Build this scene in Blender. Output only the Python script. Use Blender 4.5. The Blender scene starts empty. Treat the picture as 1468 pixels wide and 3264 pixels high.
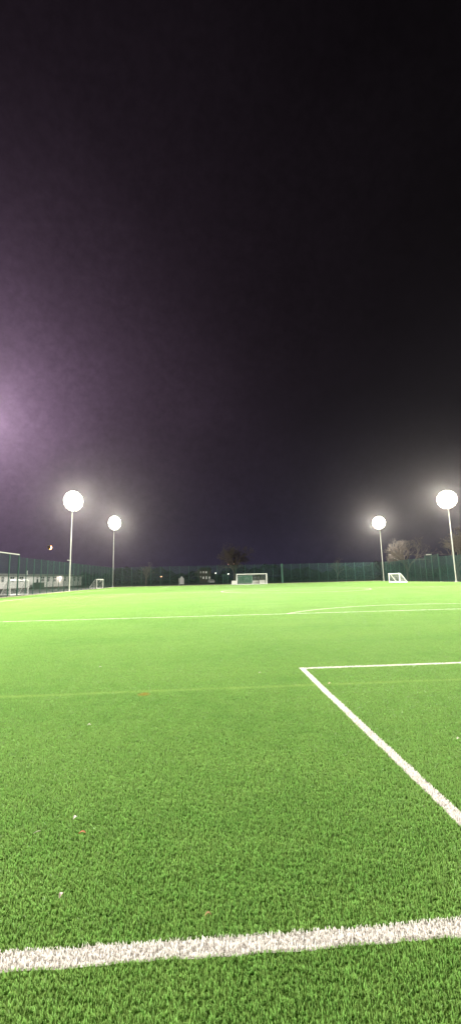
import bpy, math, random
import numpy as np
from mathutils import Matrix, Vector
R = math.radians
rnd = random.Random(7)
C = bpy.context.scene.collection
S = bpy.context.scene

# ---------------------------------------------------------------- camera
CX, CY, CH = -10.8395, -2.1385, 1.6482
YAW, PITCH, ROLL, F = .0588, .1614, -.0230, 1296.02      # F: focal length in pixels of the 3264 px high photo
def to_world(a, b, c):                                    # right, up, forward -> world direction
    cr, sr = math.cos(ROLL), math.sin(ROLL); X, Y = a*cr - b*sr, a*sr + b*cr
    cp, sp = math.cos(PITCH), math.sin(PITCH); y = c*cp - Y*sp; z = c*sp + Y*cp
    cy, sy = math.cos(YAW), math.sin(YAW)
    return Vector((X*cy + y*sy, -X*sy + y*cy, z))
cam = bpy.data.cameras.new('camera'); camo = bpy.data.objects.new('camera', cam); C.objects.link(camo)
m = Matrix.Identity(4)
for i, v in enumerate((to_world(1, 0, 0), to_world(0, 1, 0), to_world(0, 0, -1), Vector((CX, CY, CH)))):
    for j in range(3): m[j][i] = v[j]
camo.matrix_world = m
cam.sensor_fit = 'VERTICAL'; cam.sensor_height = 36; cam.lens = 36*F/3264
cam.clip_start = .05; cam.clip_end = 9000
S.camera = camo
def slope(px):                                            # dx/dy of the ground ray under photo column px
    d = to_world((px-734)/F, (1632-1845)/F, 1); return d.x/d.y
def at(px, y): return CX + slope(px)*(y - CY)             # x of photo column px at distance y

# ---------------------------------------------------------------- view, world
S.view_settings.view_transform = 'Standard'; S.view_settings.look = 'None'
S.view_settings.exposure = 0; S.view_settings.gamma = 1; S.view_settings.use_curve_mapping = False
S.cycles.max_bounces = 6; S.cycles.diffuse_bounces = 2; S.cycles.glossy_bounces = 2
S.cycles.transmission_bounces = 2; S.cycles.volume_bounces = 0; S.cycles.transparent_max_bounces = 4
S.cycles.use_denoising = True
S.cycles.sample_clamp_indirect = 3; S.cycles.sample_clamp_direct = 0

class NT:                                                 # small node helper
    def __init__(s, tree): s.t = tree; tree.nodes.clear()
    def n(s, typ, ins=None, **kw):
        nd = s.t.nodes.new(typ)
        for k, v in kw.items(): setattr(nd, k, v)
        for k, v in (ins or {}).items():
            if isinstance(v, bpy.types.NodeSocket): s.t.links.new(v, nd.inputs[k])
            else: nd.inputs[k].default_value = v
        return nd
    def math(s, op, a, b=0.0, c=0.0): return s.n('ShaderNodeMath', {0: a, 1: b, 2: c}, operation=op).outputs[0]
    def mix(s, f, a, b, typ='MIX'):
        nd = s.n('ShaderNodeMix', data_type='RGBA', blend_type=typ)
        for k, v in ((0, f), (6, a), (7, b)):
            if isinstance(v, bpy.types.NodeSocket): s.t.links.new(v, nd.inputs[k])
            else: nd.inputs[k].default_value = v
        return nd.outputs[2]
    def noise(s, scale, detail=3, vec=None, rough=.5):
        d = {'Scale': scale, 'Detail': detail, 'Roughness': rough}
        if vec is not None: d['Vector'] = vec
        return s.n('ShaderNodeTexNoise', d).outputs[0]
    def ramp(s, f, a, b, lo=0.0, hi=1.0):
        return s.n('ShaderNodeMapRange', {0: f, 1: a, 2: b, 3: lo, 4: hi}).outputs[0]

W = bpy.data.worlds.new('World'); S.world = W; W.use_nodes = True
t = NT(W.node_tree)
tc = t.n('ShaderNodeTexCoord').outputs['Generated']
sep = t.n('ShaderNodeSeparateXYZ', {0: tc})
el = t.math('MAXIMUM', sep.outputs[2], 0.0)
az = t.math('ARCTAN2', sep.outputs[0], sep.outputs[1])    # 0 straight ahead, negative to the left
low = t.math('POWER', t.math('SUBTRACT', 1.0, el), 5.0)   # town glow, strongest low down
glare_lobe = t.n('ShaderNodeVectorMath', {0: tc, 1: Vector(to_world(-.62, .235, 1)).normalized()}, operation='DOT_PRODUCT').outputs['Value']
glare_lobe = t.math('DIVIDE', t.math('ARCCOSINE', glare_lobe), math.radians(1))          # degrees away from the glare centre
glare_lobe = t.math('ADD', t.math('EXPONENT', t.math('MULTIPLY', glare_lobe, -1/6.5)), t.math('MULTIPLY', t.math('EXPONENT', t.math('MULTIPLY', glare_lobe, -1/17.0)), .135))  # floodlight lens glare put into the sky colour as a violet lobe
nz = t.noise(3.5, 6, tc, .6)
nf = t.noise(60, 3, tc, .7)
nzm = t.math('MULTIPLY', t.ramp(nz, .3, .7, .82, 1.18), t.ramp(nf, .3, .7, .88, 1.12))
c0 = t.mix(1.0, (.0018, .0016, .0018, 1), t.mix(low, (0, 0, 0, 1), (.018, .017, .036, 1)), 'ADD')
c1 = t.mix(1.0, c0, t.mix(glare_lobe, (0, 0, 0, 1), (.44, .27, .46, 1)), 'ADD')
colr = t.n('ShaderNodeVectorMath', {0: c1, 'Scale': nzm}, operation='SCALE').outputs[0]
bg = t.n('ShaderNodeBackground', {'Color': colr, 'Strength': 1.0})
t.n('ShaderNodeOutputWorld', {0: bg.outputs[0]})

# ---------------------------------------------------------------- floodlight settings
LAMP_W = 185000; LAMP_COL = (1.0, .95, .86)

# ---------------------------------------------------------------- helpers
def obj(name, me, mat, parent=None):
    if isinstance(me, MB): me = me.mesh(name)
    o = bpy.data.objects.new(name, me); C.objects.link(o)
    if mat and not me.materials: me.materials.append(mat)
    if parent: o.parent = parent
    return o
def tag(o, label, cat, group=None, kind=None):
    o['label'] = label; o['category'] = cat
    if group: o['group'] = group
    if kind: o['kind'] = kind
    return o
def struct(o): o['kind'] = 'structure'; return o
def thing(name, label, cat, loc=(0, 0, 0), rz=0, group=None):
    o = bpy.data.objects.new(name, None); C.objects.link(o); o.location = loc; o.rotation_euler = (0, 0, rz)
    o.empty_display_size = .3
    return tag(o, label, cat, group)
def dup(o, loc, rz=0, label=None):
    r = o.copy(); C.objects.link(r); r.location = loc; r.rotation_euler = (0, 0, rz)
    if label: r['label'] = label
    for ch in list(o.children):
        c = ch.copy(); C.objects.link(c); c.parent = r
        for g in ch.children: d = g.copy(); C.objects.link(d); d.parent = c
    return r
class MB:
    def __init__(s): s.v = []; s.f = []
    def add(s, v, f):
        n = len(s.v); s.v += [tuple(q) for q in v]; s.f += [tuple(i+n for i in q) for q in f]; return s
    def box(s, x0, x1, y0, y1, z0, z1):
        return s.add([(x, y, z) for z in (z0, z1) for y in (y0, y1) for x in (x0, x1)],
                     [(0, 2, 3, 1), (4, 5, 7, 6), (0, 1, 5, 4), (2, 6, 7, 3), (0, 4, 6, 2), (1, 3, 7, 5)])
    def tube(s, a, b, r0, r1=None, n=8, caps=True):
        a, b = Vector(a), Vector(b); r1 = r0 if r1 is None else r1
        d = (b-a).normalized(); u = d.orthogonal().normalized(); w = d.cross(u)
        v = []
        for p, r in ((a, r0), (b, r1)):
            v += [p + (u*math.cos(k*2*math.pi/n) + w*math.sin(k*2*math.pi/n))*r for k in range(n)]
        f = [(k, (k+1) % n, n+(k+1) % n, n+k) for k in range(n)]
        if caps: f += [tuple(reversed(range(n))), tuple(range(n, 2*n))]
        return s.add(v, f)
    def path(s, pts, r, n=6):
        for a, b in zip(pts, pts[1:]): s.tube(a, b, r, r, n)
        return s
    def mesh(s, name):
        me = bpy.data.meshes.new(name); me.from_pydata(s.v, [], s.f); me.update(); return me

def mat(name, col, rough=.6, metal=0, var=.15, scale=8, emis=None, spec=.5, bump=0, bscale=40):
    mt = bpy.data.materials.new(name); mt.use_nodes = True; t = NT(mt.node_tree)
    oc = t.n('ShaderNodeTexCoord').outputs['Object']
    k = t.ramp(t.noise(scale, 4, oc), .3, .7, 1-var, 1+var)
    cc = t.n('ShaderNodeVectorMath', {0: (*col,), 'Scale': k}, operation='SCALE').outputs[0]
    ins = {'Base Color': cc, 'Roughness': rough, 'Metallic': metal, 'Specular IOR Level': spec}
    if emis: ins['Emission Color'] = (*emis[0], 1); ins['Emission Strength'] = emis[1]
    if bump: ins['Normal'] = t.n('ShaderNodeBump', {'Strength': bump, 'Distance': .01, 'Height': t.noise(bscale, 4, oc)}).outputs[0]
    b = t.n('ShaderNodeBsdfPrincipled', ins); t.n('ShaderNodeOutputMaterial', {0: b.outputs[0]}); return mt

# ---------------------------------------------------------------- turf material with its markings
L = 99.0855; HL = .047
def turf_material(name, blade):
    mt = bpy.data.materials.new(name); mt.use_nodes = True; t = NT(mt.node_tree)
    pos = t.n('ShaderNodeNewGeometry'); P = pos.outputs['Position']; isl = pos.outputs['Random Per Island']
    sx = t.n('ShaderNodeSeparateXYZ', {0: P}); X, Y = sx.outputs[0], sx.outputs[1]
    # the lines wander a little where the sewn strips were laid
    w = t.noise(.35, 2, P); wf = t.noise(9.0, 2, P)
    off = t.math('ADD', t.ramp(w, 0, 1, -.03, .03), t.ramp(wf, 0, 1, -.016, .016))
    X = t.math('ADD', X, off); Y = t.math('ADD', Y, off)
    def cmp(a, c, e): return t.math('COMPARE', a, c, e)
    def rect(cx, hx, cy, hy): return t.math('MULTIPLY', cmp(X, cx, hx), cmp(Y, cy, hy))
    AX = t.math('ABSOLUTE', X)
    def mirr(cx, hx, cy, hy): return t.math('MULTIPLY', cmp(AX, cx, hx), cmp(Y, cy, hy))
    parts = []
    for g0, s in ((0, 1), (L, -1)):
        parts.append(rect(0, 30, g0, HL))
        parts.append(rect(0, 9.16+HL, g0+s*5.5, HL)); parts.append(mirr(9.16, HL, g0+s*2.75, 2.75))
        parts.append(rect(0, 20.16+HL, g0+s*16.5, HL)); parts.append(mirr(20.16, HL, g0+s*8.25, 8.25))
        dy = t.math('SUBTRACT', Y, g0+s*11.0)
        rr = t.math('SQRT', t.math('ADD', t.math('MULTIPLY', X, X), t.math('MULTIPLY', dy, dy)))
        arc = cmp(rr, 9.15, HL)
        side = t.math('GREATER_THAN', t.math('MULTIPLY', dy, s), 5.5)
        parts.append(t.math('MULTIPLY', arc, side))
    parts.append(mirr(30, HL, L/2, L/2)); parts.append(rect(0, 30, L/2, HL))
    dy = t.math('SUBTRACT', Y, L/2)
    rr = t.math('SQRT', t.math('ADD', t.math('MULTIPLY', X, X), t.math('MULTIPLY', dy, dy)))
    parts.append(cmp(rr, 9.15, HL*1.1))
    mk = parts[0]
    for q in parts[1:]: mk = t.math('MAXIMUM', mk, q)
    yel = rect(0, 34, 4.35, .06)
    seam = t.math('MAXIMUM', rect(-21.15, .03, 22, 3.5), 0.0)
    org = t.n('ShaderNodeVectorMath', {0: P, 1: (-11.8, 4.2, 0)}, operation='DISTANCE').outputs['Value']
    org = t.ramp(t.math('ADD', org, t.ramp(wf, 0, 1, -.07, .07)), .05, .11, .45, 0)
    big = t.noise(.45, 4, P); mid = t.noise(3.5, 3, P)
    st = t.n('ShaderNodeVectorMath', {0: P, 1: (.12, .9, 1)}, operation='MULTIPLY').outputs[0]
    big = t.math('ADD', t.math('MULTIPLY', big, .6), t.math('MULTIPLY', t.noise(.9, 3, st), .4))
    g = t.mix(t.ramp(big, .40, .60), GA, GB)
    g = t.mix(t.math('MULTIPLY', t.ramp(mid, .35, .65), .45), g, GC)
    if blade:
        g = t.n('ShaderNodeVectorMath', {0: g, 'Scale': t.ramp(t.noise(30, 2, P), .3, .7, .86, 1.14)}, operation='SCALE').outputs[0]
        hsv = t.n('ShaderNodeHueSaturation', {'Hue': t.ramp(isl, 0, 1, .485, .51), 'Saturation': 1.0,
              'Value': t.ramp(isl, 0, 1, .72, 1.25), 'Color': g}); g = hsv.outputs[0]
    g = t.mix(t.math('MULTIPLY', yel, t.ramp(mid, .3, .7, .25, .5)), g, (.37, .52, .15, 1))
    g = t.mix(org, g, (.55, .24, .03, 1))
    g = t.mix(t.math('MULTIPLY', seam, .6), g, (.02, .05, .015, 1))
    wh = t.mix(t.ramp(isl, 0, 1) if blade else .5, (.76, .72, .68, 1), (.94, .91, .87, 1))
    if not blade: wh = (.60, .57, .53, 1); 
    col = t.mix(mk, g, wh)
    ins = {'Base Color': col, 'Roughness': .42 if blade else .9, 'Specular IOR Level': .8 if blade else .05}
    b = t.n('ShaderNodeBsdfPrincipled', ins).outputs[0]
    if blade:
        tr = t.n('ShaderNodeBsdfTranslucent', {'Color': col}).outputs[0]
        b = t.n('ShaderNodeMixShader', {0: .46, 1: b, 2: tr}).outputs[0]
    else:
        pass
    t.n('ShaderNodeOutputMaterial', {0: b}); return mt
GA, GB, GC = (.222, .395, .098, 1), (.182, .355, .082, 1), (.258, .425, .114, 1)
M_blade = turf_material('turf_blades', True)
GA, GB, GC = (.115, .20, .042, 1), (.10, .18, .038, 1), (.13, .215, .046, 1)
M_base = turf_material('turf_backing', False)

# ---------------------------------------------------------------- materials
M_steel = mat('galvanised_steel', (.45, .45, .41), .45, .25, .08, 3)
M_frame = mat('white_goal_frame', (.82, .82, .78), .35, 0, .04, 4)
M_green = mat('green_powder_coat', (.034, .098, .084), .45, 0, .12, 5)
M_greenpost = mat('green_post_coat', (.05, .13, .10), .4, 0, .12, 5)
M_ground = mat('rough_outer_ground', (.022, .027, .018), .95, 0, .5, .6, bump=.5)
M_kerb = mat('concrete_kerb', (.42, .38, .26), .85, 0, .2, 3, bump=.3)
M_strip = mat('edge_path', (.065, .058, .035), .95, 0, .3, 2, bump=.4)
M_wall = mat('pale_rendered_wall', (.74, .74, .70), .8, 0, .08, .8, bump=.15)
M_roof = mat('grey_flat_roof', (.16, .16, .15), .8, 0, .2, 1)
M_wframe = mat('white_window_frame', (.75, .75, .72), .4)
M_pane = mat('dark_window_glass', (.03, .035, .04), .12, 0, .2, 2)
M_blind = mat('grey_window_blind', (.19, .20, .19), .6, 0, .15, 2)
M_dark = mat('dark_green_bin', (.06, .08, .055), .6)
M_bark = mat('bare_branch_bark', (.105, .085, .07), .9, 0, .3, 4)
M_net = mat('white_net_cord', (.75, .75, .72), .7)
M_gnet = mat('green_net_cord', (.08, .30, .20), .7)
M_lamphouse = mat('floodlight_housing', (.5, .5, .48), .4, .3)
M_white = mat('white_plastic', (.72, .70, .68), .5)
M_brick = mat('dark_brick', (.12, .09, .075), .9, 0, .2, 2)
def glow(name, col, st):
    mt = mat(name, (.8, .8, .8), .4, emis=(col, st)); mt.cycles.emission_sampling = 'NONE'; return mt
M_lens = glow('lit_floodlight_lens', (1, .94, .82), 3)
M_bulk = glow('lit_wall_lamp', (1, .92, .85), 14)
M_lit = glow('lit_window_pane', (1, .93, .82), .30)
M_litb = glow('lit_lamp_white', (1, .95, .85), 6)
M_orange = glow('lit_lamp_orange', (1, .42, .20), 5)
M_red = glow('lit_lamp_pink', (1, .40, .30), 1.6)

# ---------------------------------------------------------------- ground sheets
def sheet(name, x0, x1, y0, y1, z, mt, nx=1, ny=1):
    v = [(x0+(x1-x0)*i/nx, y0+(y1-y0)*j/ny, z) for j in range(ny+1) for i in range(nx+1)]
    f = [(j*(nx+1)+i, j*(nx+1)+i+1, (j+1)*(nx+1)+i+1, (j+1)*(nx+1)+i) for j in range(ny) for i in range(nx)]
    return struct(obj(name, MB().add(v, f), mt))
sheet('ground', -1500, 1500, -400, 3500, -.03, M_ground)
sheet('edge_path', -36.9, 36.9, -12, 108.2, -.012, M_strip)
sheet('pitch', -34.8, 34.8, -9.8, 105.2, 0, M_base)
kb = MB(); kb.box(-35.0, 35.0, 105.22, 105.34, -.01, .10)
kb.box(-35.0, -34.86, -9.9, 105.20, -.01, .035); kb.box(34.86, 35.0, -9.9, 105.20, -.01, .035)
struct(obj('kerb', kb, M_kerb))

# turf: tiles of separately bent blades laid over the whole pitch
def tile(name, n, width, hmin, hmax, seed):
    g = np.random.default_rng(seed)
    bx, by = g.uniform(-.5, .5, n), g.uniform(-.5, .5, n)
    a = g.uniform(0, 2*np.pi, n); ln = g.uniform(0, 2*np.pi, n)
    h = g.uniform(hmin, hmax, n); w = width*g.uniform(.6, 1.3, n)/2
    le = g.uniform(.05, .6, n)*h
    ux, uy = np.cos(a), np.sin(a); lx, ly = np.cos(ln)*le, np.sin(ln)*le
    V = np.empty((n, 5, 3))
    V[:, 0] = np.stack([bx-ux*w, by-uy*w, 0*h-.002], 1); V[:, 1] = np.stack([bx+ux*w, by+uy*w, 0*h-.002], 1)
    V[:, 2] = np.stack([bx+lx*.35+ux*w*.85, by+ly*.35+uy*w*.85, h*.6], 1)
    V[:, 3] = np.stack([bx+lx*.35-ux*w*.85, by+ly*.35-uy*w*.85, h*.6], 1)
    V[:, 4] = np.stack([bx+lx, by+ly, h], 1)
    me = bpy.data.meshes.new(name)
    me.vertices.add(n*5); me.vertices.foreach_set('co', V.reshape(-1))
    base = np.arange(n)[:, None]*5
    loops = np.concatenate([base+np.array([[0, 1, 2, 3]]), base+np.array([[3, 2, 4]])], 1).reshape(-1)
    me.loops.add(n*7); me.loops.foreach_set('vertex_index', loops.astype(np.int32))
    st = (np.arange(n)[:, None]*7+np.array([[0, 4]])).reshape(-1)
    me.polygons.add(n*2); me.polygons.foreach_set('loop_start', st.astype(np.int32))
    me.update(calc_edges=True); me.materials.append(M_blade)
    return bpy.data.objects.new(name, me)
def lay(name, tiles, pts, label):
    o = obj(name, MB(), None); me = bpy.data.meshes.new(name); me.from_pydata(pts, [], []); o.data = me
    o.data.materials.append(M_blade)
    ng = bpy.data.node_groups.new(name, 'GeometryNodeTree'); N = ng.nodes
    ng.interface.new_socket('Geometry', in_out='INPUT', socket_type='NodeSocketGeometry')
    ng.interface.new_socket('Geometry', in_out='OUTPUT', socket_type='NodeSocketGeometry')
    gi, go = N.new('NodeGroupInput'), N.new('NodeGroupOutput')
    j = N.new('GeometryNodeGeometryToInstance')
    for tl in reversed(tiles):
        oi = N.new('GeometryNodeObjectInfo'); oi.inputs['Object'].default_value = tl; oi.inputs['As Instance'].default_value = True
        ng.links.new(oi.outputs['Geometry'], j.inputs[0])
    # join the tiles, pick one at random, turn it by quarter turns
    jn = N.new('GeometryNodeJoinGeometry'); N.remove(j)
    for nd in list(N):
        if nd.bl_idname == 'GeometryNodeObjectInfo': ng.links.new(nd.outputs['Geometry'], jn.inputs[0])
    iop = N.new('GeometryNodeInstanceOnPoints'); iop.inputs['Pick Instance'].default_value = True
    rv = N.new('FunctionNodeRandomValue'); rv.data_type = 'INT'; rv.inputs['Min'].default_value = 0; rv.inputs['Max'].default_value = len(tiles)-1
    rq = N.new('FunctionNodeRandomValue'); rq.data_type = 'INT'; rq.inputs['Min'].default_value = 0; rq.inputs['Max'].default_value = 3; rq.inputs['Seed'].default_value = 5
    mu = N.new('ShaderNodeMath'); mu.operation = 'MULTIPLY'; mu.inputs[1].default_value = math.pi/2
    cx = N.new('ShaderNodeCombineXYZ')
    ng.links.new(rq.outputs[2], mu.inputs[0]); ng.links.new(mu.outputs[0], cx.inputs[2])
    ng.links.new(gi.outputs[0], iop.inputs['Points']); ng.links.new(jn.outputs[0], iop.inputs['Instance'])
    ng.links.new(rv.outputs[2], iop.inputs['Instance Index']); ng.links.new(cx.outputs[0], iop.inputs['Rotation'])
    ng.links.new(iop.outputs[0], go.inputs[0])
    md = o.modifiers.new('laid_turf', 'NODES'); md.node_group = ng
    return tag(o, label, 'turf', kind='stuff')
near_t = [tile('near_turf_tile', 18000, .0050, .011, .022, s) for s in range(3)]
far_t = [tile('far_turf_tile', 5000, .010, .011, .025, 10+s) for s in range(3)]
NEARY = 14
pn, pf = [], []
for iy in range(-9, 105):
    for ix in range(-34, 35):
        p = (ix + .3, iy+.5, 0)
        if iy < NEARY and abs(ix+10) < 16: pn.append(p)
        else: pf.append(p)
lay('turf', near_t, pn, 'short green artificial grass at the near end of the pitch, in front of the camera')
lay('turf', far_t, pf, 'pale green artificial grass covering the rest of the pitch up to the far fence')

# ---------------------------------------------------------------- floodlight masts
mast_me = MB().tube((0, 0, 0), (0, 0, .35), .18, .16, 12).tube((0, 0, .35), (0, 0, 15.2), .13, .065, 12).mesh('pole')
base_me = MB().box(-.3, .3, -.3, .3, -.03, .05).mesh('base_plate')
arm = MB()
for z, e in ((13.85, .5), (14.5, 1.2), (15.2, 1.7), (15.9, 1.2), (16.55, .5)): arm.box(-e, e, -.04, .04, z-.04, z+.04)
arm.box(-.09, .09, -.07, .07, 13.8, 16.7); arm_me = arm.mesh('cross_arm')
def lamp_meshes():
    h = MB(); h.tube((0, -.26, 0), (0, 0, 0), .18, .42, 18); h.tube((0, 0, 0), (0, .06, 0), .44, .44, 18)
    # domed glass
    v, f = [], []; K = 18; rings = [(.43, .062), (.40, .11), (.30, .16), (.14, .19)]
    for r, y in rings: v += [(r*math.cos(k*2*math.pi/K), y, r*math.sin(k*2*math.pi/K)) for k in range(K)]
    for q in range(3): f += [(q*K+k, q*K+(k+1) % K, (q+1)*K+(k+1) % K, (q+1)*K+k) for k in range(K)]
    f.append(tuple(range(3*K, 4*K)))
    return h.mesh('floodlight'), MB().add(v, f).mesh('lens')
house_me, lens_me = lamp_meshes()
house_me.materials.append(M_lamphouse); lens_me.materials.append(M_lens)
def mast(x, y, h, label, aim, power=1.0, spill=.035, beam=None):
    ang = math.atan2(aim[1]-y, aim[0]-x) - math.pi/2
    t = thing('floodlight_mast', label, 'floodlight', (x, y, 0), ang, 'floodlight masts round the pitch')
    t.scale = (.93, 1, h/15.2)
    obj('pole', mast_me, M_steel, t); obj('base_plate', base_me, M_steel, t); obj('cross_arm', arm_me, M_steel, t)
    for ring, k in ((0, 1), (.84, 6), (1.58, 16)):  # heads multiplied and packed so their lenses draw the bloom as a disc
        for q in range(k):
            xx, zc = ring*math.cos(2*math.pi*q/k), 15.2 + .86*ring*math.sin(2*math.pi*q/k)
            b = obj('floodlight', house_me, None, t); b.location = (xx, .22 + .05*(q % 2), zc)
            # turned from the pitch centre towards the near end, head tipped down
            b.rotation_euler = (R(-16), 0, 0)
            obj('lens', lens_me, None, b)
    li = bpy.data.lights.new('lamp', 'SPOT'); li.energy = LAMP_W*power; li.color = LAMP_COL
    li.spot_size = R(150); li.spot_blend = .55; li.shadow_soft_size = 1.3
    lo = bpy.data.objects.new('lamp', li); C.objects.link(lo); lo.parent = t; lo.location = (0, .9, 15.2)
    bm = beam or aim
    lo.rotation_euler = (R(52), 0, math.atan2(bm[1]-y, bm[0]-x) - math.pi/2 - ang)
    li = bpy.data.lights.new('spill_light', 'POINT'); li.energy = LAMP_W*power*spill; li.color = LAMP_COL; li.shadow_soft_size = 1.2
    lo = bpy.data.objects.new('spill_light', li); C.objects.link(lo); lo.parent = t; lo.location = (0, -1.2, 15.2)
    return t
m1 = mast(-35.25, 72.4, 16.2, 'tall floodlight mast in front of the left fence, nearer of the two on the left', (-8, 42), .75, .10, (-8, 60))
mast(at(360, 110), 110, 17.3, 'slim floodlight mast behind the far left fence corner, its foot screened by mesh', (-8, 70), .65, .22)
mast(35.5, 104.3, 15.5, 'pale floodlight mast just left of the small goal small goal on the right', (8, 78), .65, .016)
mast(35.5, 72.6, 15.7, 'floodlight mast at the right edge, the largest and brightest lamp on the right', (8, 48), .72, .015, (8, 60))
mast(-35.25, 33.5, 16.2, 'floodlight mast outside the left edge of the photo', (-8, 22), .95, .09)
mast(35.5, 33.5, 15.8, 'floodlight mast outside the right edge of the photo', (8, 22), .95, .015)
mast(-35.25, -5, 16, 'floodlight mast behind the camera on the left, outside the photo', (-4, 8), .22)
mast(35.5, -5, 16, 'floodlight mast behind the camera on the right, outside the photo', (4, 8), .22)

obj('bracket', MB().box(-.95, .95, -.24, -.17, 5.05, 5.17), M_steel, m1).rotation_euler = (0, 0, R(45))

# ---------------------------------------------------------------- fences
def panel_mesh(w, h, r=.0045):
    b = MB()
    n = int(w/.05)
    for i in range(n+1):
        x = w*i/n; b.add([(x-r, -r, 0), (x+r, -r, 0), (x+r, r, 0), (x-r, r, 0), (x-r, -r, h), (x+r, -r, h), (x+r, r, h), (x-r, r, h)],
                         [(0, 1, 5, 4), (1, 2, 6, 5), (2, 3, 7, 6), (3, 0, 4, 7)])
    k = int(h/.2)
    for i in range(k+1):
        z = h*i/k
        for yy in (-.012, .012):
            q = .003; b.add([(0, yy-q, z-q), (0, yy+q, z-q), (0, yy+q, z+q), (0, yy-q, z+q), (w, yy-q, z-q), (w, yy+q, z-q), (w, yy+q, z+q), (w, yy-q, z+q)],
                  [(0, 1, 5, 4), (1, 2, 6, 5), (2, 3, 7, 6), (3, 0, 4, 7)])
    return b.mesh('mesh_panel')
FH = 5.1
pm = panel_mesh(2.52, FH-.06); pm.materials.append(M_green)
pthin = panel_mesh(2.52, FH-.06, .0024); pthin.materials.append(M_green)
def post_mesh(h, w=.04): return MB().box(-w, w, -w, w, -.02, h).box(-w-.006, w+.006, -w-.006, w+.006, h+.002, h+.012).mesh('post')
po = post_mesh(FH); po.materials.append(M_greenpost)
pbig = post_mesh(FH+.05, .22); pbig.materials.append(M_greenpost)
def fence(label, a, b, bigpost=(), pm=pm):
    a, b = Vector((*a, 0)), Vector((*b, 0)); d = b-a; n = round(d.length/2.52)
    t = thing('mesh_fence', label, 'fence', a, math.atan2(d.y, d.x), 'green mesh fences round the pitch')
    st = d.length/n
    for i in range(n):
        q = obj('mesh_panel', pm, None, t); q.location = (i*st, 0, .04); q.scale = (st/2.52, 1, 1)
    for i in range(n+1):
        q = obj('post', pbig if i in bigpost else po, None, t); q.location = (i*st, .06, 0)
    return t
FY = 107.0
BY = CY + (-36.15-CX)/slope(58)          # where the left bay ends
XL, XR = -36.15, 36.4
fence('long green mesh fence down the left side before the pale building', (XL, BY), (-35.7, FY), (), pthin)
fence('green mesh fence across the far end behind the large goal', (-35.6, FY), (XR-.1, FY), (18,))
fence('green mesh fence down the right side behind the small goal', (XR, FY-.1), (XR, 84.5))
fence('green mesh fence at the right edge, running towards the camera', (XR, 79.2), (XR, 34))
# taller goal-store bays with a galvanised top rail, one on each long side
def bay(label, x, y0, y1, s, h, rail, pm=pm):
    t = thing('fence_bay', label, 'fence', (x, y0, 0), math.pi/2, 'taller fence bays')
    w = y1-y0; n = round(w/2.52); st = w/n
    for i in range(n):
        q = obj('mesh_panel', pm, None, t); q.location = (i*st, 0, .04); q.scale = (st/2.52, 1, (h-.1)/(FH-.06))
    pp = post_mesh(h, .05); pp.materials.append(M_greenpost)
    for i in range(n+1): obj('post', pp, None, t).location = (i*st, -.06*s, 0)
    obj('top_rail', MB().box(rail[0], rail[1], -.08, .08, h+.02, h+.16), M_steel, t)
    return t
bay('taller green mesh bay with white top rail at the left edge', XL, 33.0, BY-.1, 1, 5.35, (15.5, BY-33.1), pthin)
bay('taller darker green mesh bay with short pale rail, right of the right goal', XR, 79.3, 84.4, -1, 5.6, (2.6, 4.6))
# lower leaf of green screening on the right bay
obj('screen', MB().box(XR+.05, XR+.07, 79.4, 84.3, .1, 5.4), None).name = 'screen_tmp'
sc_ = bpy.data.objects['screen_tmp']; bpy.data.objects.remove(sc_)
# gate in the far fence
g = thing('fence_gate', 'narrow green gate frame standing in the far fence, left of the large goal', 'gate', (at(710, FY-.3), FY-.18, 0))
gw = at(727, FY)-at(710, FY)
gf = MB(); gf.box(-.05, .05, -.05, .05, 0, 2.6); gf.box(gw-.05, gw+.05, -.05, .05, 0, 2.6); gf.box(.052, gw-.052, -.05, .05, 2.5, 2.6)
obj('gate_frame', gf, M_greenpost, g)
gl = MB()
for i in range(1, 24): gl.box(gw*i/24-.006, gw*i/24+.006, -.006, .006, .1, 2.49)
for i in range(7): gl.box(.06, gw-.06, .008, .016, .12+i*.39, .135+i*.39)
obj('gate_leaf', gl, M_green, g)
obj('handle', MB().box(gw-.16, gw-.13, -.05, -.01, 1.0, 1.18), M_steel, g)

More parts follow.
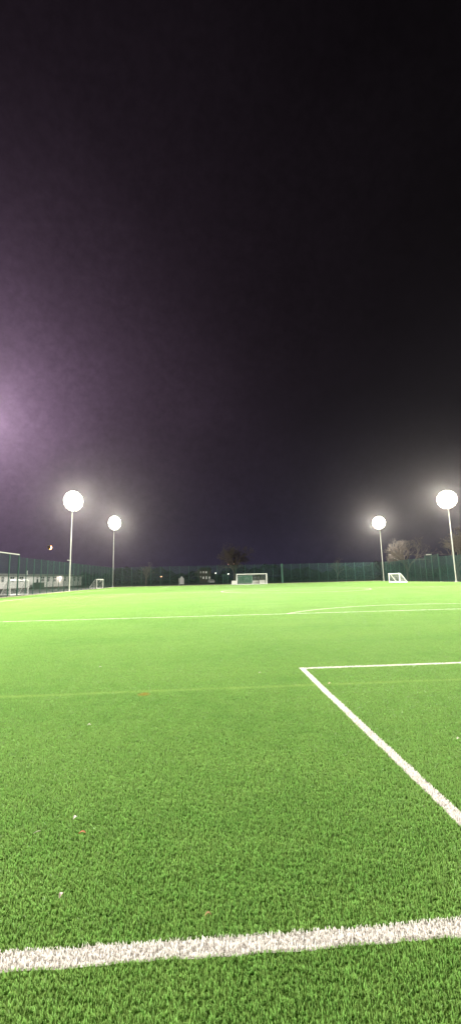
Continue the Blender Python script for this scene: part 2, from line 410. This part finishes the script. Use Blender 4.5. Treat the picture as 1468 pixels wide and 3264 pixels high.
# ---------------------------------------------------------------- goals
def grid_net(b, p00, p10, p11, p01, s=.12, r=.003):
    p00, p10, p11, p01 = map(Vector, (p00, p10, p11, p01))
    nu = max(2, int(max((p10-p00).length, (p11-p01).length)/s)); nv = max(2, int(max((p01-p00).length, (p11-p10).length)/s))
    for i in range(nu+1):
        a, c = p00.lerp(p10, i/nu), p01.lerp(p11, i/nu)
        if (a-c).length > .01: b.tube(a, c, r, r, 3, False)
    for j in range(nv+1):
        a, c = p00.lerp(p01, j/nv), p10.lerp(p11, j/nv)
        if (a-c).length > .01: b.tube(a, c, r, r, 3, False)
def small_goal(label, x, y, rz, w=3.66, h=1.85, dt=.35, db=1.9, bar=.055):
    t = thing('small_goal', label, 'goal', (x, y, 0), rz, 'small white portable goals')
    # local: front along x at y=0, net goes to +y
    f = MB()
    obj('upright', MB().tube((0, 0, .02), (0, 0, h), bar, n=10), M_frame, t)
    obj('upright', MB().tube((w, 0, .02), (w, 0, h), bar, n=10), M_frame, t)
    obj('crossbar', MB().tube((-bar, 0, h), (w+bar, 0, h), bar, n=10), M_frame, t)
    obj('front_ground_bar', MB().tube((0, 0, .06), (w, 0, .06), bar*.8, n=8), M_frame, t)
    for xx in (0, w):
        b = MB().tube((xx, 0, h), (xx, dt, h), bar*.6, n=8).tube((xx, dt, h), (xx, db, .06), bar*.6, n=8).tube((xx, 0, .06), (xx, db, .06), bar*.8, n=8)
        obj('side_frame', b, M_frame, t)
    obj('rear_bar', MB().tube((0, db, .06), (w, db, .06), bar*.9, n=8), M_frame, t)
    nb = MB()
    grid_net(nb, (0, 0, h), (w, 0, h), (w, dt, h), (0, dt, h), .1, .0035)
    grid_net(nb, (0, dt, h), (w, dt, h), (w, db, .06), (0, db, .06), .1, .0035)
    for xx in (0, w): grid_net(nb, (xx, 0, h), (xx, dt, h), (xx, db, .06), (xx, 0, .06), .1, .0035)
    obj('net', nb, M_net, t)
    return t
def goal_between(label, p, q, **k):
    p, q = Vector(p), Vector(q); return small_goal(label, p.x, p.y, math.atan2(q.y-p.y, q.x-p.x), w=(q-p).length, **k)
goal_between('small white goal standing behind the left fence, nearest to the camera', (-37.6, 55.6), (at(91.5, 58.6), 58.6), h=2.0, bar=.09, db=1.6)
goal_between('small white goal near the far end of the left fence', (at(309, 92), 92), (at(329, 95.2), 95.2), h=2.05, bar=.08, db=1.9)
goal_between('small white goal inside the right fence, its netted side sloping down to the right', (at(1238.5, 82.2), 82.2), (at(1272, 79.3), 79.3), h=1.8, bar=.085, db=1.9)

t = thing('large_goal', 'full-size white goal in the middle of the far end', 'goal', (at(754, L), L, 0))
w = at(849.5, L)-at(754, L); h = 2.46
for xx in (0, w): obj('upright', MB().box(xx-.09, xx+.09, -.09, .09, 0, h), M_frame, t)
obj('crossbar', MB().box(-.09, w+.09, -.09, .09, h+.002, h+.19), M_frame, t)
obj('front_ground_bar', MB().box(.1, w-.1, -.05, .05, .03, .12), M_frame, t)
for xx in (0, w):
    obj('side_frame', MB().tube((xx, .09, h), (xx, .8, h), .04).tube((xx, .8, h), (xx, 2.1, .08), .04).tube((xx, .09, .08), (xx, 2.1, .08), .04), M_frame, t)
obj('rear_bar', MB().tube((0, 2.1, .08), (w, 2.1, .08), .045), M_frame, t)
nb = MB()
grid_net(nb, (0, 0, h), (w, 0, h), (w, .8, h), (0, .8, h), .13, .004); grid_net(nb, (0, .8, h), (w, .8, h), (w, 2.1, .08), (0, 2.1, .08), .13, .004)
for xx in (0, w): grid_net(nb, (xx, 0, h), (xx, .8, h), (xx, 2.1, .08), (xx, 0, .08), .13, .004)
obj('net', nb, M_net, t)

# green framed goal stored behind the large one, and white boxes
yy = 103.2
t = thing('training_goal', 'green netted rebound frame standing behind the left half of the large goal', 'training goal', (at(759, yy), yy, 0))
w = at(802.5, yy)-at(759, yy); h = 2.1
M_gframe = mat('pale_green_frame', (.28, .50, .40), .5)
for xx in (0, w): obj('upright', MB().box(xx-.05, xx+.05, -.05, .05, 0, h), M_gframe, t)
obj('crossbar', MB().box(-.05, w+.05, -.05, .05, h+.002, h+.1), M_gframe, t)
obj('bottom_bar', MB().box(.06, w-.06, -.05, .05, .32, .42), M_gframe, t)
nb = MB(); grid_net(nb, (.05, 0, .4), (w-.05, 0, .4), (w-.05, 0, h), (.05, 0, h), .05, .009); obj('net', nb, M_gnet, t)
for xx in (0, w): obj('foot', MB().box(xx-.05, xx+.05, .06, .9, .0, .08), M_gframe, t)
def store(name, label, px0, px1, y, h, d=.8, sl=.12):
    x0, x1 = at(px0, y), at(px1, y); w = x1-x0
    t = thing(name, label, 'storage box', (x0, y, 0), 0, 'white boxes by the large goal')
    b = MB().add([(0, 0, .03), (w, 0, .03), (w, d, .03), (0, d, .03), (sl, .05, h), (w-sl*.3, .05, h), (w-sl*.3, d-.05, h), (sl, d-.05, h)],
                 [(0, 3, 2, 1), (4, 5, 6, 7), (0, 1, 5, 4), (1, 2, 6, 5), (2, 3, 7, 6), (3, 0, 4, 7)])
    obj('body', b, M_white, t); obj('lid', MB().box(sl-.05, w+.02, 0, d+.02, h+.003, h+.06), M_white, t)
store('storage_box', 'white box standing outside the left post of the large goal', 737, 752.5, 100.4, .95)
store('storage_box', 'grey-white box in the middle of the large goal mouth, beside the green frame', 804, 823, 103.3, .85)
store('storage_box', 'brighter white box near the right post inside the large goal', 825, 844, 102.4, .95)

# ---------------------------------------------------------------- building on the left
bx0, by0, bx1, by1 = -64.9, 95.0, -56.9, 152.0
bl = math.hypot(bx1-bx0, by1-by0); ba = math.atan2(by1-by0, bx1-bx0)
BH = 3.5
t = thing('school_building', 'long single-storey pale building with flat roof behind the left fence', 'building', (bx0, by0, 0), ba)
# local: x along the facade (away from camera), -y towards the pitch
def along(px):                                         # distance along the facade for photo column px
    s = slope(px); dx, dy = math.cos(ba), math.sin(ba)
    return ((CX - bx0) + s*(by0 - CY)) / (dx - s*dy)
obj('wall', MB().box(0, bl, 0, 9, -.03, BH), M_wall, t)
obj('plinth', MB().box(-.02, bl+.02, -.03, -.002, -.03, .3), M_brick, t)
rf = obj('roof', MB().box(-.4, bl+.4, -.5, 9.4, BH+.004, BH+.34).box(.5, bl-1, 2.5, 6, BH+.342, BH+.75), M_roof, t)
q = along(97); obj('roof_pipe', MB().tube((q, 1.0, BH+.342), (q, 1.0, BH+1.5), .13).tube((q, 1.0, BH+1.502), (q, 1.0, BH+1.62), .19), M_frame, rf)
q = along(110.5); 
def window(p0, p1, kind=0):
    a, b = along(p0), along(p1); z0, z1 = 1.95 if kind == 0 else 1.7, BH-.1
    zm = z1-.62
    f = MB()
    for (xa, xb, za, zb) in ((a, b, z0-.1, z0), (a, b, z1-.06, z1), (a, b, zm-.05, zm+.05), (a, a+.09, z0, zm-.05), (b-.09, b, z0, zm-.05),
                             (a, a+.09, zm+.05, z1-.06), (b-.09, b, zm+.05, z1-.06), ((a+b)/2-.06, (a+b)/2+.06, zm+.05, z1-.06)):
        f.box(xa, xb, -.09, -.004, za, zb)
    w = obj('window', f, M_wframe, t)
    obj('pane', MB().box(a+.09, (a+b)/2-.06, -.04, -.006, zm+.05, z1-.06).box((a+b)/2+.06, b-.09, -.04, -.006, zm+.05, z1-.06), M_pane, w)
    obj('blind', MB().box(a+.09, b-.09, -.04, -.006, z0, zm-.05), M_blind if kind != 2 else M_pane, w)
for a, b, k in ((-12, -2, 0), (4, 14, 0), (32, 46, 0), (61, 75, 0), (116, 123, 2), (129, 142, 0), (149, 159, 0), (169, 179, 0), (203, 211, 0), (217, 223, 2), (235, 241, 0), (248, 253, 0)):
    window(a, b, k)
q = along(190); wl = obj('wall_lamp', MB().box(q-.3, q+.3, -.22, -.004, 2.75, 3.15), M_lamphouse, t)
obj('lamp_glass', MB().tube((q, -.30, 2.95), (q, -.23, 2.95), .42, .34, 16), M_bulk, wl)
li = bpy.data.lights.new('lamp', 'POINT'); li.energy = 260; li.color = (1, .82, .7); li.shadow_soft_size = .2
lo = bpy.data.objects.new('lamp', li); C.objects.link(lo); lo.parent = wl; lo.location = (q, -.9, 2.9)
a, b = along(95), along(109)
t = thing('storage_shed', 'dark green box-shaped shed against the pale building', 'shed', (bx0, by0, 0), ba)
obj('body', MB().box(a, b, -3.2, -1.2, -.03, 1.6), M_dark, t); obj('roof', MB().box(a-.1, b+.1, -3.35, -1.1, 1.603, 1.7), M_dark, t)
obj('door', MB().box(a+.4, a+1.5, -3.24, -3.203, .05, 1.5), M_dark, t)

# ---------------------------------------------------------------- far things
t = thing('distant_house', 'dim two-storey house with small lit windows beyond the far fence', 'house', (at(636, 170), 170, 0))
w = at(672, 170)-at(636, 170)
obj('wall', MB().box(0, w, 0, 8, -.03, 5.1), M_brick, t)
obj('roof', MB().add([(-.4, -.4, 5.11), (w+.4, -.4, 5.11), (w+.4, 8.4, 5.11), (-.4, 8.4, 5.11), (.2, 4, 6.4), (w-.2, 4, 6.4)], [(0, 1, 5, 4), (1, 2, 5), (2, 3, 4, 5), (3, 0, 4), (0, 3, 2, 1)]), M_roof, t)
for px, z0, hh, ww in ((640, 4.0, .8, .5), (648.5, 4.0, .7, .7), (657, 4.0, .7, .7), (640, 1.9, .9, .4), (648, 1.7, .9, .6), (657.5, 1.6, 1.1, .5), (667, 1.7, .8, .6)):
    x = at(px, 170)-at(636, 170)
    wn = obj('window', MB().box(x-ww/2-.08, x+ww/2+.08, -.05, -.003, z0-.08, z0), M_wframe, t)
    obj('pane', MB().box(x-ww/2, x+ww/2, -.04, -.004, z0+.002, z0+hh), M_lit, wn)
def street_lamp(label, px, y, z, mt, r, group='street lamps beyond the far fence'):
    t = thing('street_lamp', label, 'street lamp', (at(px, y), y, 0), 0, group)
    obj('pole', MB().tube((0, 0, -.03), (0, 0, z), .09, .06, 8).tube((0, 0, z-.05), (0, -.6, z+.1), .045, n=6), M_dark, t)
    hd = obj('lamp_head', MB().box(-.2, .2, -1.15, -.5, z+.1, z+.24), M_lamphouse, t)
    obj('lamp_glass', MB().tube((0, -.8, z-.06), (0, -.8, z+.097), r*.55, r, 12).tube((0, -.8, z-.13), (0, -.8, z-.061), r*.2, r*.5, 12), mt, hd)
street_lamp('orange street lamp glowing behind the far fence, left of the goal', 514.5, 150, 2.8, M_orange, .42)
street_lamp('white lamp glowing low behind the far fence, right of the lit windows', 687, 150, 3.6, M_litb, .30)
street_lamp('white lamp glowing behind the fence gate', 727, 150, 3.2, M_litb, .34)
street_lamp('faint pink street lamp just above the far fence, left of the brighter pair', 728.5, 220, 9.0, M_red, .42)
street_lamp('pink street lamp just above the far fence, left one of the bright pair', 745, 220, 9.3, M_red, .58)
street_lamp('pink street lamp just above the far fence, right one of the bright pair', 753, 220, 9.1, M_red, .45)
# small hut
t = thing('garden_hut', 'small pale grey hut with pointed roof seen through the far fence', 'hut', (at(571.5, 138), 138, 0))
w = at(586, 138)-at(571.5, 138)
obj('wall', MB().add([(0, 0, -.03), (w, 0, -.03), (w, 1.8, -.03), (0, 1.8, -.03), (0, 0, 1.7), (w, 0, 1.7), (w, 1.8, 1.7), (0, 1.8, 1.7), (w/2, 0, 2.7), (w/2, 1.8, 2.7)],
    [(0, 1, 5, 8, 4), (2, 3, 7, 9, 6), (1, 2, 6, 5), (3, 0, 4, 7), (0, 3, 2, 1)]), M_wall, t)
obj('roof', MB().add([(-.15, -.1, 1.62), (w/2, -.1, 2.74), (w+.15, -.1, 1.62), (-.15, 1.9, 1.62), (w/2, 1.9, 2.74), (w+.15, 1.9, 1.62), (-.15, -.1, 1.7), (w/2, -.1, 2.84), (w+.15, -.1, 1.7), (-.15, 1.9, 1.7), (w/2, 1.9, 2.84), (w+.15, 1.9, 1.7)],
    [(0, 1, 4, 3), (1, 2, 5, 4), (6, 9, 10, 7), (7, 10, 11, 8), (0, 6, 7, 1), (1, 7, 8, 2), (3, 4, 10, 9), (4, 5, 11, 10), (0, 3, 9, 6), (2, 8, 11, 5)]), M_blind, t)
obj('door', MB().box(w*.28, w*.72, -.04, -.003, 0, 1.5), M_white, t)
# parked car
t = thing('parked_car', 'pale car parked beyond the far fence, right of the lit windows', 'car', (at(675.5, 146), 146, 0), R(8))
prof = [(-.86, .25), (.86, .25), (.9, .75), (.82, .98), (.62, 1.42), (-.62, 1.42), (-.82, .98), (-.9, .75)]
v = [(x, y, z) for y in (0, 4.1) for x, z in prof]; n = 8
v = [((x*(.97 if z > 1 else 1)), (y+.9 if (y == 0 and z > 1.2) else y), z) for x, y, z in v]
obj('body', MB().add(v, [tuple(range(n))] + [tuple(reversed(range(n, 2*n)))] + [(k, n+k, n+(k+1) % n, (k+1) % n) for k in range(n)]), M_white, t)
obj('windscreen', MB().add([(-.72, .10, 1.03), (.72, .10, 1.03), (.55, .78, 1.36), (-.55, .78, 1.36)], [(0, 1, 2, 3)]), M_pane, t)
for s in (-1, 1):
    obj('headlight', MB().box(s*.68-.14, s*.68+.14, -.03, -.002, .62, .76), M_frame, t)
    for y in (.8, 3.2): obj('wheel', MB().tube((s*.76, y, .3), (s*.92, y, .3), .33, n=14), M_dark, t)
t = thing('marker_post', 'thin pale post beyond the far fence, left of the pale hut', 'post', (at(570, 118), 118, 0))
obj('post', MB().tube((0, 0, -.03), (0, 0, 1.9), .06), M_steel, t); obj('cap', MB().tube((0, 0, 1.903), (0, 0, 1.97), .08), M_steel, t)

# ---------------------------------------------------------------- bare trees
def tree(label, x, y, h, spread, seed, depth=6, twr=1.0, tk=.235, nbr=5):
    rg = random.Random(seed)
    t = thing('bare_tree', label, 'tree', (x, y, -.05), 0, 'bare winter trees outside the fence')
    tr, cr = MB(), MB()
    def grow(p, d, ln, r, k):
        q = p + d*ln
        mid = p.lerp(q, .5) + Vector((rg.uniform(-1, 1), rg.uniform(-1, 1), rg.uniform(-.3, .6)))*ln*.07
        dst = tr if k == 0 else cr
        ns = 8 if k < 2 else (4 if k < 4 else 3)
        dst.tube(p, mid, r, r*.85, ns, False); dst.tube(mid, q, r*.85, r*.68, ns, False)
        if k >= depth: return
        nb = rg.choice((2, 3, 3)) if k else nbr
        for i in range(nb):
            sp = rg.uniform(.35, .85)*spread
            ax = rg.uniform(0, 2*math.pi); o = d.orthogonal().normalized(); o2 = d.cross(o)
            nd = (d + (o*math.cos(ax)+o2*math.sin(ax))*sp + Vector((0, 0, .16))).normalized()
            grow(q if i < nb-1 or k > 3 else p.lerp(q, .7), nd, ln*rg.uniform(.62, .86), max(.0095*twr, r*rg.uniform(.5, .68)), k+1)
    grow(Vector((0, 0, 0)), Vector((rg.uniform(-.05, .05), 0, 1)).normalized(), h*tk, h*.024, 0)
    obj('trunk', tr, M_bark, t); obj('crown', cr, M_bark, t)
    return t
tree('wide bare tree rising behind the far fence, above the left half of the large goal', at(748, 128), 128, 19.5, 1.45, 3, 7, 2.4, .19, 8)
tree('faint bare tree behind the far fence, near its left corner', at(465, 132), 132, 9.0, 1.05, 5, 6, 1.3)
tree('bare tree behind the far fence, left of the right-hand masts', at(1075, 124), 124, 8.2, .95, 9, 6, 1.3)
tree('large bare tree behind the right fence, between the two right masts', at(1300, 98), 98, 15.5, 1.15, 14, 7, 1.4, .20, 7)
tree('bare tree at the right edge of the photo, behind the rightmost mast', at(1462, 80), 80, 14.5, 1.15, 21, 7, 1.4, .20, 7)
tree('small bare tree behind the far fence, left of the wide tree', at(640, 135), 135, 6.2, 1.0, 31, 6, 1.3)

# leaf mass added far behind so the view through the fence goes dark
g = np.random.default_rng(4); n = 26000
xx = g.uniform(-75, 120, n); yy_ = 188 + g.normal(0, 2.2, n)
top = 5.6 + 1.3*np.sin(xx*.11) + .9*np.sin(xx*.37+1) + .5*np.sin(xx*1.3)
zz = top*g.uniform(0, 1, n)**.8
c = np.stack([xx, yy_, zz], 1)
d1 = g.normal(0, 1, (n, 3)); d1 /= np.linalg.norm(d1, axis=1)[:, None]; d2 = np.cross(d1, g.normal(0, 1, (n, 3))); d2 /= np.linalg.norm(d2, axis=1)[:, None]
sz = g.uniform(.15, .42, n)[:, None]
V = np.stack([c-d1*sz, c-d2*sz*.6, c+d1*sz, c+d2*sz*.6], 1).reshape(-1, 3)
me = bpy.data.meshes.new('backdrop_hedge'); me.from_pydata(V.tolist(), [], np.arange(4*n).reshape(-1, 4).tolist())
M_leaf = mat('hedge_leaves', (.010, .016, .012), .9, 0, .4, 1)
tag(obj('backdrop_hedge', me, M_leaf), 'dark hedge added as a backdrop across behind the far fence', 'hedge', kind='stuff')

# ---------------------------------------------------------------- litter on the turf
def litter(name, label, cat, x, y, l, w, rz, col, curl=.012):
    n = 7; v, f = [], []
    for i in range(n):
        s = i/(n-1); ww = w*math.sin(math.pi*(.08+.84*s))**.7/2; z = .040 + curl*math.sin(s*math.pi)
        for zz in (0, .0012): v += [((s-.5)*l, -ww, z+.004+zz), ((s-.5)*l, 0, z+zz), ((s-.5)*l, ww, z+.004+zz)]
    for i in range(n-1):
        a, b = i*6, (i+1)*6
        f += [(a, b, b+1, a+1), (a+1, b+1, b+2, a+2), (a+3, a+4, b+4, b+3), (a+4, a+5, b+5, b+4), (a, a+3, b+3, b), (a+2, b+2, b+5, a+5)]
    o = obj(name, MB().add(v, f), mat(name, col, .7, 0, .15, 40)); o.location = (x, y, 0); o.rotation_euler = (0, 0, rz)
    return tag(o, label, cat, None)
litter('leaf', 'curled white leaf on the grass, the highest of the three scraps at lower left', 'leaf', -11.77, 1.02, .03, .024, .9, (.75, .72, .66))
litter('twig', 'thin pale straw on the grass at the left, left of the orange leaf', 'twig', -11.97, .88, .045, .008, .6, (.70, .72, .55), .004)
litter('leaf', 'small orange leaf lying on the grass, right of the pale straw', 'leaf', -11.67, .84, .042, .018, 0.1, (.62, .27, .12))
litter('leaf', 'crumpled pale pinkish leaf above the near white line, at the left', 'leaf', -11.62, .31, .036, .017, 1.4, (.62, .50, .44))
litter('leaf', 'little tan leaf just above the near white line, in the middle', 'leaf', -10.86, .12, .030, .012, .1, (.55, .36, .18))
litter('petal', 'tiny white speck on the grass at the left, below the yellow line', 'petal', -12.2, 2.88, .035, .03, .2, (.62, .61, .50))
litter('petal', 'tiny white speck on the grass at the left, above the yellow line', 'petal', -12.89, 6.06, .05, .04, .2, (.62, .61, .50))
litter('petal', 'tiny white speck left of the goal area corner', 'petal', -9.97, 5.12, .04, .03, .2, (.62, .61, .50))
litter('petal', 'yellowish speck on the grass just right of the goal area side line', 'petal', -9.02, 4.26, .05, .035, .2, (.75, .62, .35))
litter('petal', 'tiny pale speck on the grass at the right edge', 'petal', -8.41, 2.03, .035, .025, .2, (.62, .61, .50))

# ---------------------------------------------------------------- the moon and the light that shines on it
md = to_world((158-734)/F, (1632-1745)/F, 1).normalized()
mp = Vector((CX, CY, CH)) + md*4000
bmv, bmf = [], []
K, J = 32, 16
for j in range(J+1):
    th = math.pi*j/J
    for k in range(K): bmv.append((math.sin(th)*math.cos(2*math.pi*k/K), math.sin(th)*math.sin(2*math.pi*k/K), math.cos(th)))
for j in range(J):
    for k in range(K): bmf.append((j*K+k, (j+1)*K+k, (j+1)*K+(k+1) % K, j*K+(k+1) % K))
MR = 19.0
mo = obj('moon', MB().add([Vector(q)*MR for q in bmv], bmf), mat('moon_dust', (.78, .48, .24), 1, 0, .2, .08))
mo.data.polygons.foreach_set('use_smooth', [True]*len(mo.data.polygons)); mo.location = mp
tag(mo, 'thin orange crescent moon low in the sky above the left fence', 'moon')
right = Vector((md.y, -md.x, 0)).normalized()
li = bpy.data.lights.new('sunlight_on_moon', 'SPOT'); li.spot_size = R(25); li.energy = 1.6e8; li.color = (1, .62, .28); li.shadow_soft_size = 5
lo = bpy.data.objects.new('sunlight_on_moon', li); C.objects.link(lo); lo.location = mp + right*150 + Vector((0, 0, -45)) + md*85
lo.rotation_euler = (mp - lo.location).to_track_quat('-Z', 'Y').to_euler()

# ---------------------------------------------------------------- thin haze added to give the lamps a halo
hz = bpy.data.materials.new('night_haze'); hz.use_nodes = True; t = NT(hz.node_tree)
pv = t.n('ShaderNodeVolumePrincipled', {'Color': (.92, .88, .84, 1), 'Density': .00008, 'Anisotropy': .90})
t.n('ShaderNodeOutputMaterial', {1: pv.outputs[0]})
ho = obj('haze', MB().box(-160, 160, -40, 260, -1.1, 26), hz); ho['kind'] = 'stuff'
